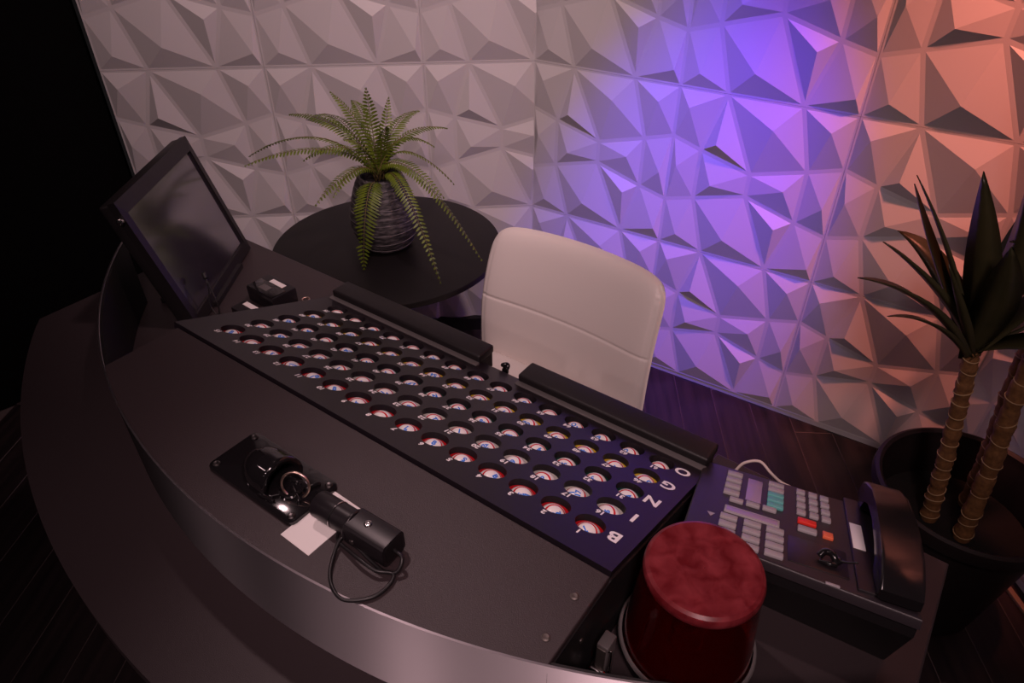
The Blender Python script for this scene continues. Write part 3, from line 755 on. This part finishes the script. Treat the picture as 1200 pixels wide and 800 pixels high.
for i in range(5):
    a = R(72 * i + 20); dx, dy = math.cos(a), math.sin(a)
    lg = tube('star_leg', [(0 + dx * .02, -.08 + dy * .02, .10), (dx * .15, -.08 + dy * .15, .085), (dx * .285, -.08 + dy * .285, .066)], lambda t: .020 - .007 * t, 'chrome', ch, 8)
    lathe('castor', [(.012, -.018), (.026, -.016), (.027, 0), (.026, .016), (.012, .018)], 16, 'black_satin', lg, (dx * .285, -.08 + dy * .285, .027), (R(90), 0, a))

# ------------------------------------------------------------------ round side table and fern
TX0, TY0, TZ = -.371, 1.846, .65
st = thing('side_table', (TX0, TY0, 0), 0, 'round black pedestal side table by the white wall', 'table')
lathe('table_top', [(.0005, TZ - .024), (.325, TZ - .024), (.336, TZ - .018), (.338, TZ - .006), (.336, TZ - .001), (.333, TZ), (.0005, TZ)], 96, 'table', st, caps=False)
lathe('pedestal', [(.05, TZ - .024), (.032, TZ - .06), (.030, .06), (.05, .03)][::-1], 28, 'table', st)
lathe('foot_plate', [(.0005, 0), (.22, 0), (.22, .008), (.20, .018), (.05, .030), (.0005, .030)], 56, 'table', st, caps=False)
fe = thing('potted_fern', (TX0, TY0, TZ), 0, 'green sword fern in a dark ridged vase on the round table', 'plant')
prof = [(.0005, 0), (.058, 0), (.068, .006)]
def vr(z): return .068 + .030 * math.sin(min(1, z / .085) * math.pi / 2) if z < .085 else .098 - .036 * ((z - .085) / .135) ** 1.7
for i in range(1, 45):
    z = .006 + i * (.212 / 44); prof.append((vr(z) + .0006 * math.sin(i * 1.9), z))
prof += [(.060, .221), (.054, .220), (.052, .19), (.0005, .185)]
va = lathe('vase', prof, 64, 'vase', fe, caps=False, angle=50)
for k, z in enumerate((.022, .044, .072, .100, .122, .150, .178, .200)):
    tube('groove_line', [((vr(z + .005 * math.sin(R(i * 7.5) + k)) + .0002) * math.cos(R(7.5 * i)), (vr(z + .005 * math.sin(R(i * 7.5) + k)) + .0002) * math.sin(R(7.5 * i)), z + .005 * math.sin(R(i * 7.5) + k)) for i in range(48)], .0008, 'vase_line', va, 5, True)
def frond(tip, lift, wid, rr, side=0, roll=0.0, org=None, ctrl=None):
    """a fern frond: stem with many paired leaflets; tip is in fern coordinates"""
    a = Vector(org or (rr.uniform(-.015, .015), rr.uniform(-.015, .015), .205)); t_ = Vector(tip)
    c1 = a + Vector((0, 0, lift)) + (t_ - a) * .18; c2 = a + (t_ - a) * .62 + Vector((side * .03, 0, lift * .75))
    if ctrl: c1, c2 = Vector(ctrl[0]), Vector(ctrl[1])
    def B(t): return a * (1 - t) ** 3 + c1 * 3 * t * (1 - t) ** 2 + c2 * 3 * t * t * (1 - t) + t_ * t ** 3
    L_ = sum((B((i + 1) / 12) - B(i / 12)).length for i in range(12)); n = max(16, int(L_ / .0100)); v, f = [], []
    for i in range(n + 1):
        t = .10 + .90 * i / n; p = B(t); tn = (B(min(1, t + .01)) - B(t - .01)).normalized()
        s = tn.cross(Vector((0, 0, 1)));
        if s.length < .2: s = tn.cross(Vector((0, 1, 0)))
        s.normalize(); s = Matrix.Rotation(roll, 3, tn) @ s; nn = s.cross(tn).normalized()
        wl = 1.18 * wid * (min(1, .45 + t * 2.2)) * (1 - .9 * (max(0, t - .5) / .5) ** 1.5)
        for sd in (-1, 1):
            jit = rr.uniform(.88, 1.08); d = (s * sd * .93 + tn * .36 - nn * .10).normalized() * wl * jit; ws = tn * .0035
            q = len(v); up = nn * rr.uniform(0, .0015)
            v += [p, p + d * .35 + ws + up, p + d * .35 - ws + up, p + d * .8 + ws * .75 - nn * .001, p + d * .8 - ws * .55 - nn * .001, p + d - nn * .003]
            f += [(q, q + 1, q + 2), (q + 1, q + 3, q + 4, q + 2), (q + 3, q + 5, q + 4)]
    fr = link('frond', mesh('frond', v, f, 'fern'), fe)
    tube('stem', [B(i / 14) for i in range(15)], lambda t: .0017 * (1 - .7 * t), 'fern_stem', fr, 5)
rr = random.Random(11); O_ = (TX0, TY0, TZ)
for (x, y, z), lift, wid in (((-.689, 1.72, .948), .10, .024), ((-.735, 1.88, .910), .14, .026), ((-.622, 1.95, 1.003), .10, .024), ((-.485, 1.90, 1.079), .06, .026),
                             ((-.382, 1.86, 1.100), .02, .028), ((-.342, 1.95, 1.048), .03, .022), ((-.186, 1.95, .964), .10, .026), ((-.165, 1.85, .840), .13, .024),
                             ((-.085, 1.70, .680), .16, .024), ((-.192, 1.60, .668), .14, .022), ((-.526, 1.72, .837), .08, .026),
                             ((-.185, 1.75, .845), .10, .024), ((-.56, 1.98, .99), .12, .026), ((-.46, 2.02, 1.02), .10, .026), ((-.27, 2.02, .99), .10, .026),
                             ((-.33, 1.80, 1.02), .05, .026), ((-.44, 1.79, .99), .06, .028), ((-.56, 1.80, .93), .10, .026), ((-.22, 1.90, .93), .11, .024), ((-.47, 1.70, .87), .08, .024)):
    frond((x - O_[0], y - O_[1], z - O_[2]), lift, wid, rr, roll=rr.uniform(-.3, .3))

frond((-.040, -.168, .014), 0, .036, rr, org=(-.005, -.030, .205), ctrl=((-.008, -.115, .275), (-.030, -.165, .14)))
# ------------------------------------------------------------------ cane plant in a big pot
PXY = Vector((1.079, 1.113))
yu = thing('potted_cane_plant', (*PXY, 0), 0, 'tall cane plant with dark strap leaves in a round black pot', 'plant')
lathe('pot', [(.0005, 0), (.135, 0), (.142, .01), (.186, .365), (.206, .368), (.209, .380), (.206, .402), (.198, .406), (.190, .400), (.187, .375), (.180, .36), (.174, .27), (.0005, .268)], 72, 'pot', yu, caps=False)
b = bmesh.new(); bmesh.ops.create_circle(b, cap_ends=True, segments=40, radius=.173); link('soil', bm_mesh('soil', b, 'soil'), yu, (0, 0, .274))
def cane(pts, r0, r1, rr):
    path = smooth_path(pts, 26); N = len(path)
    def rad(t):
        k = (t * N / 4.2); fr = k - math.floor(k)
        return (r0 + (r1 - r0) * t) * (1 + .17 * (fr - .35) + .07 * math.sin(k * 2.7))
    co = tube('cane', path, rad, 'cane', yu, 14)
    i = 3
    while i < N - 3:
        p = path[i]; t = (path[i + 1] - path[i - 1]).normalized(); ref = t.orthogonal().normalized(); bi = t.cross(ref); r = rad(i / (N - 1)) * 1.01
        ph_ = rr.uniform(0, 6.28); tl = rr.uniform(.1, .35)
        ring = [p + (ref * math.cos(a) + bi * math.sin(a)) * r + t * (r * tl * math.sin(a + ph_)) for a in [R(k * 22.5) for k in range(16)]]
        tube('bark_ring', ring, .0014, 'cane_ring', co, 5, True)
        i += rr.choice((4, 5, 6, 7))
    return path[-1]
rc = random.Random(5)
def loc_(x, y, z): return (x - PXY.x, y - PXY.y, z)
t1 = cane([loc_(1.035, 1.13, .27), loc_(1.005, 1.13, .45), loc_(.968, 1.13, .65), loc_(.938, 1.13, .80)], .0182, .0145, rc)
t2 = cane([loc_(1.085, 1.07, .27), loc_(1.062, 1.075, .50), loc_(1.03, 1.08, .74), loc_(1.02, 1.08, .96)], .0190, .0165, rc)
t3 = cane([loc_(1.150, 1.17, .27), loc_(1.125, 1.17, .50), loc_(1.10, 1.18, .74), loc_(1.105, 1.18, 1.05)], .0190, .0165, rc)
def strap(base, tip, bow, wid, roll=0):
    a, t_ = Vector(base), Vector(tip); t_.x = min(t_.x, 1.27 - PXY.x); c = (a + t_) / 2 + Vector(bow); v, f = [], []; n = 14
    def B(t): return a * (1 - t) ** 2 + c * 2 * t * (1 - t) + t_ * t * t
    for i in range(n + 1):
        t = i / n; p = B(t); tn = (B(min(1, t + .02)) - B(max(0, t - .02))).normalized(); s = tn.cross(Vector((0, 0, 1)))
        if s.length < .15: s = tn.cross(Vector((0, 1, 0)))
        s.normalize(); s = Matrix.Rotation(roll, 3, tn) @ s; nn = s.cross(tn)
        wv = 1.35 * wid * (.45 + .55 * math.sin(min(1, t / .45) * math.pi / 2)) * (1 - max(0, (t - .45) / .55) ** 1.7) + .0006
        v += [p - s * wv + nn * wv * .35, p - nn * .0004, p + s * wv + nn * wv * .35, p - nn * .0016]
    for i in range(n):
        q = i * 4
        for k in range(4): l = (k + 1) % 4; f.append((q + k, q + l, q + 4 + l, q + 4 + k))
    f += [(0, 3, 2, 1), (n * 4, n * 4 + 1, n * 4 + 2, n * 4 + 3)]
    link('strap_leaf', mesh('strap_leaf', v, f, 'yucca', True), yu)
b1 = t1
for (x, y, z), bow, wd in (((.607, 1.05, 1.019), (0, 0, .075), .019), ((.659, 1.10, 1.063), (0, 0, .04), .022), ((.685, 1.05, .937), (0, 0, .06), .011),
                           ((.739, 1.20, 1.128), (-.02, 0, -.01), .022), ((.784, 1.10, 1.195), (.01, 0, 0), .026), ((.768, 1.25, 1.124), (.0, 0, .03), .014),
                           ((.757, 1.05, 1.046), (0, 0, -.01), .018), ((.835, 1.03, 1.092), (.03, 0, .0), .027), ((1.08, 1.02, .98), (.02, 0, .08), .022),
                           ((1.16, 1.10, .93), (0, 0, .10), .020), ((1.05, 1.28, 1.10), (0, 0, .05), .024), ((.86, 1.10, 1.20), (.04, 0, .0), .026),
                           ((.80, 1.30, .98), (0, 0, .09), .020), ((.98, 1.33, .96), (0, 0, .10), .020), ((1.04, 1.05, 1.15), (.03, 0, .02), .022), ((1.02, .90, .92), (0, 0, .08), .020)):
    strap(b1 - Vector((0, 0, rc.uniform(0, .03))), loc_(x, y, z), bow, wd, rc.uniform(-.5, .5))
for bt, sc in ((t2, .34), (t3, .36)):
    for k in range(15):
        a = R(24 * k * 2.4 + 13); el = R(15 + 62 * ((k * 7) % 15) / 15); L_ = sc * rc.uniform(.8, 1.05)
        d = Vector((math.cos(a) * math.cos(el), math.sin(a) * math.cos(el), math.sin(el)))
        if d.x < -.25: d.x = -.25 + (d.x + .25) * .25
        strap(bt - Vector((0, 0, rc.uniform(0, .04))), bt + d * L_ - Vector((0, 0, .05 * math.cos(el))), (0, 0, .06 * math.cos(el)), rc.uniform(.018, .025), rc.uniform(-.4, .4))
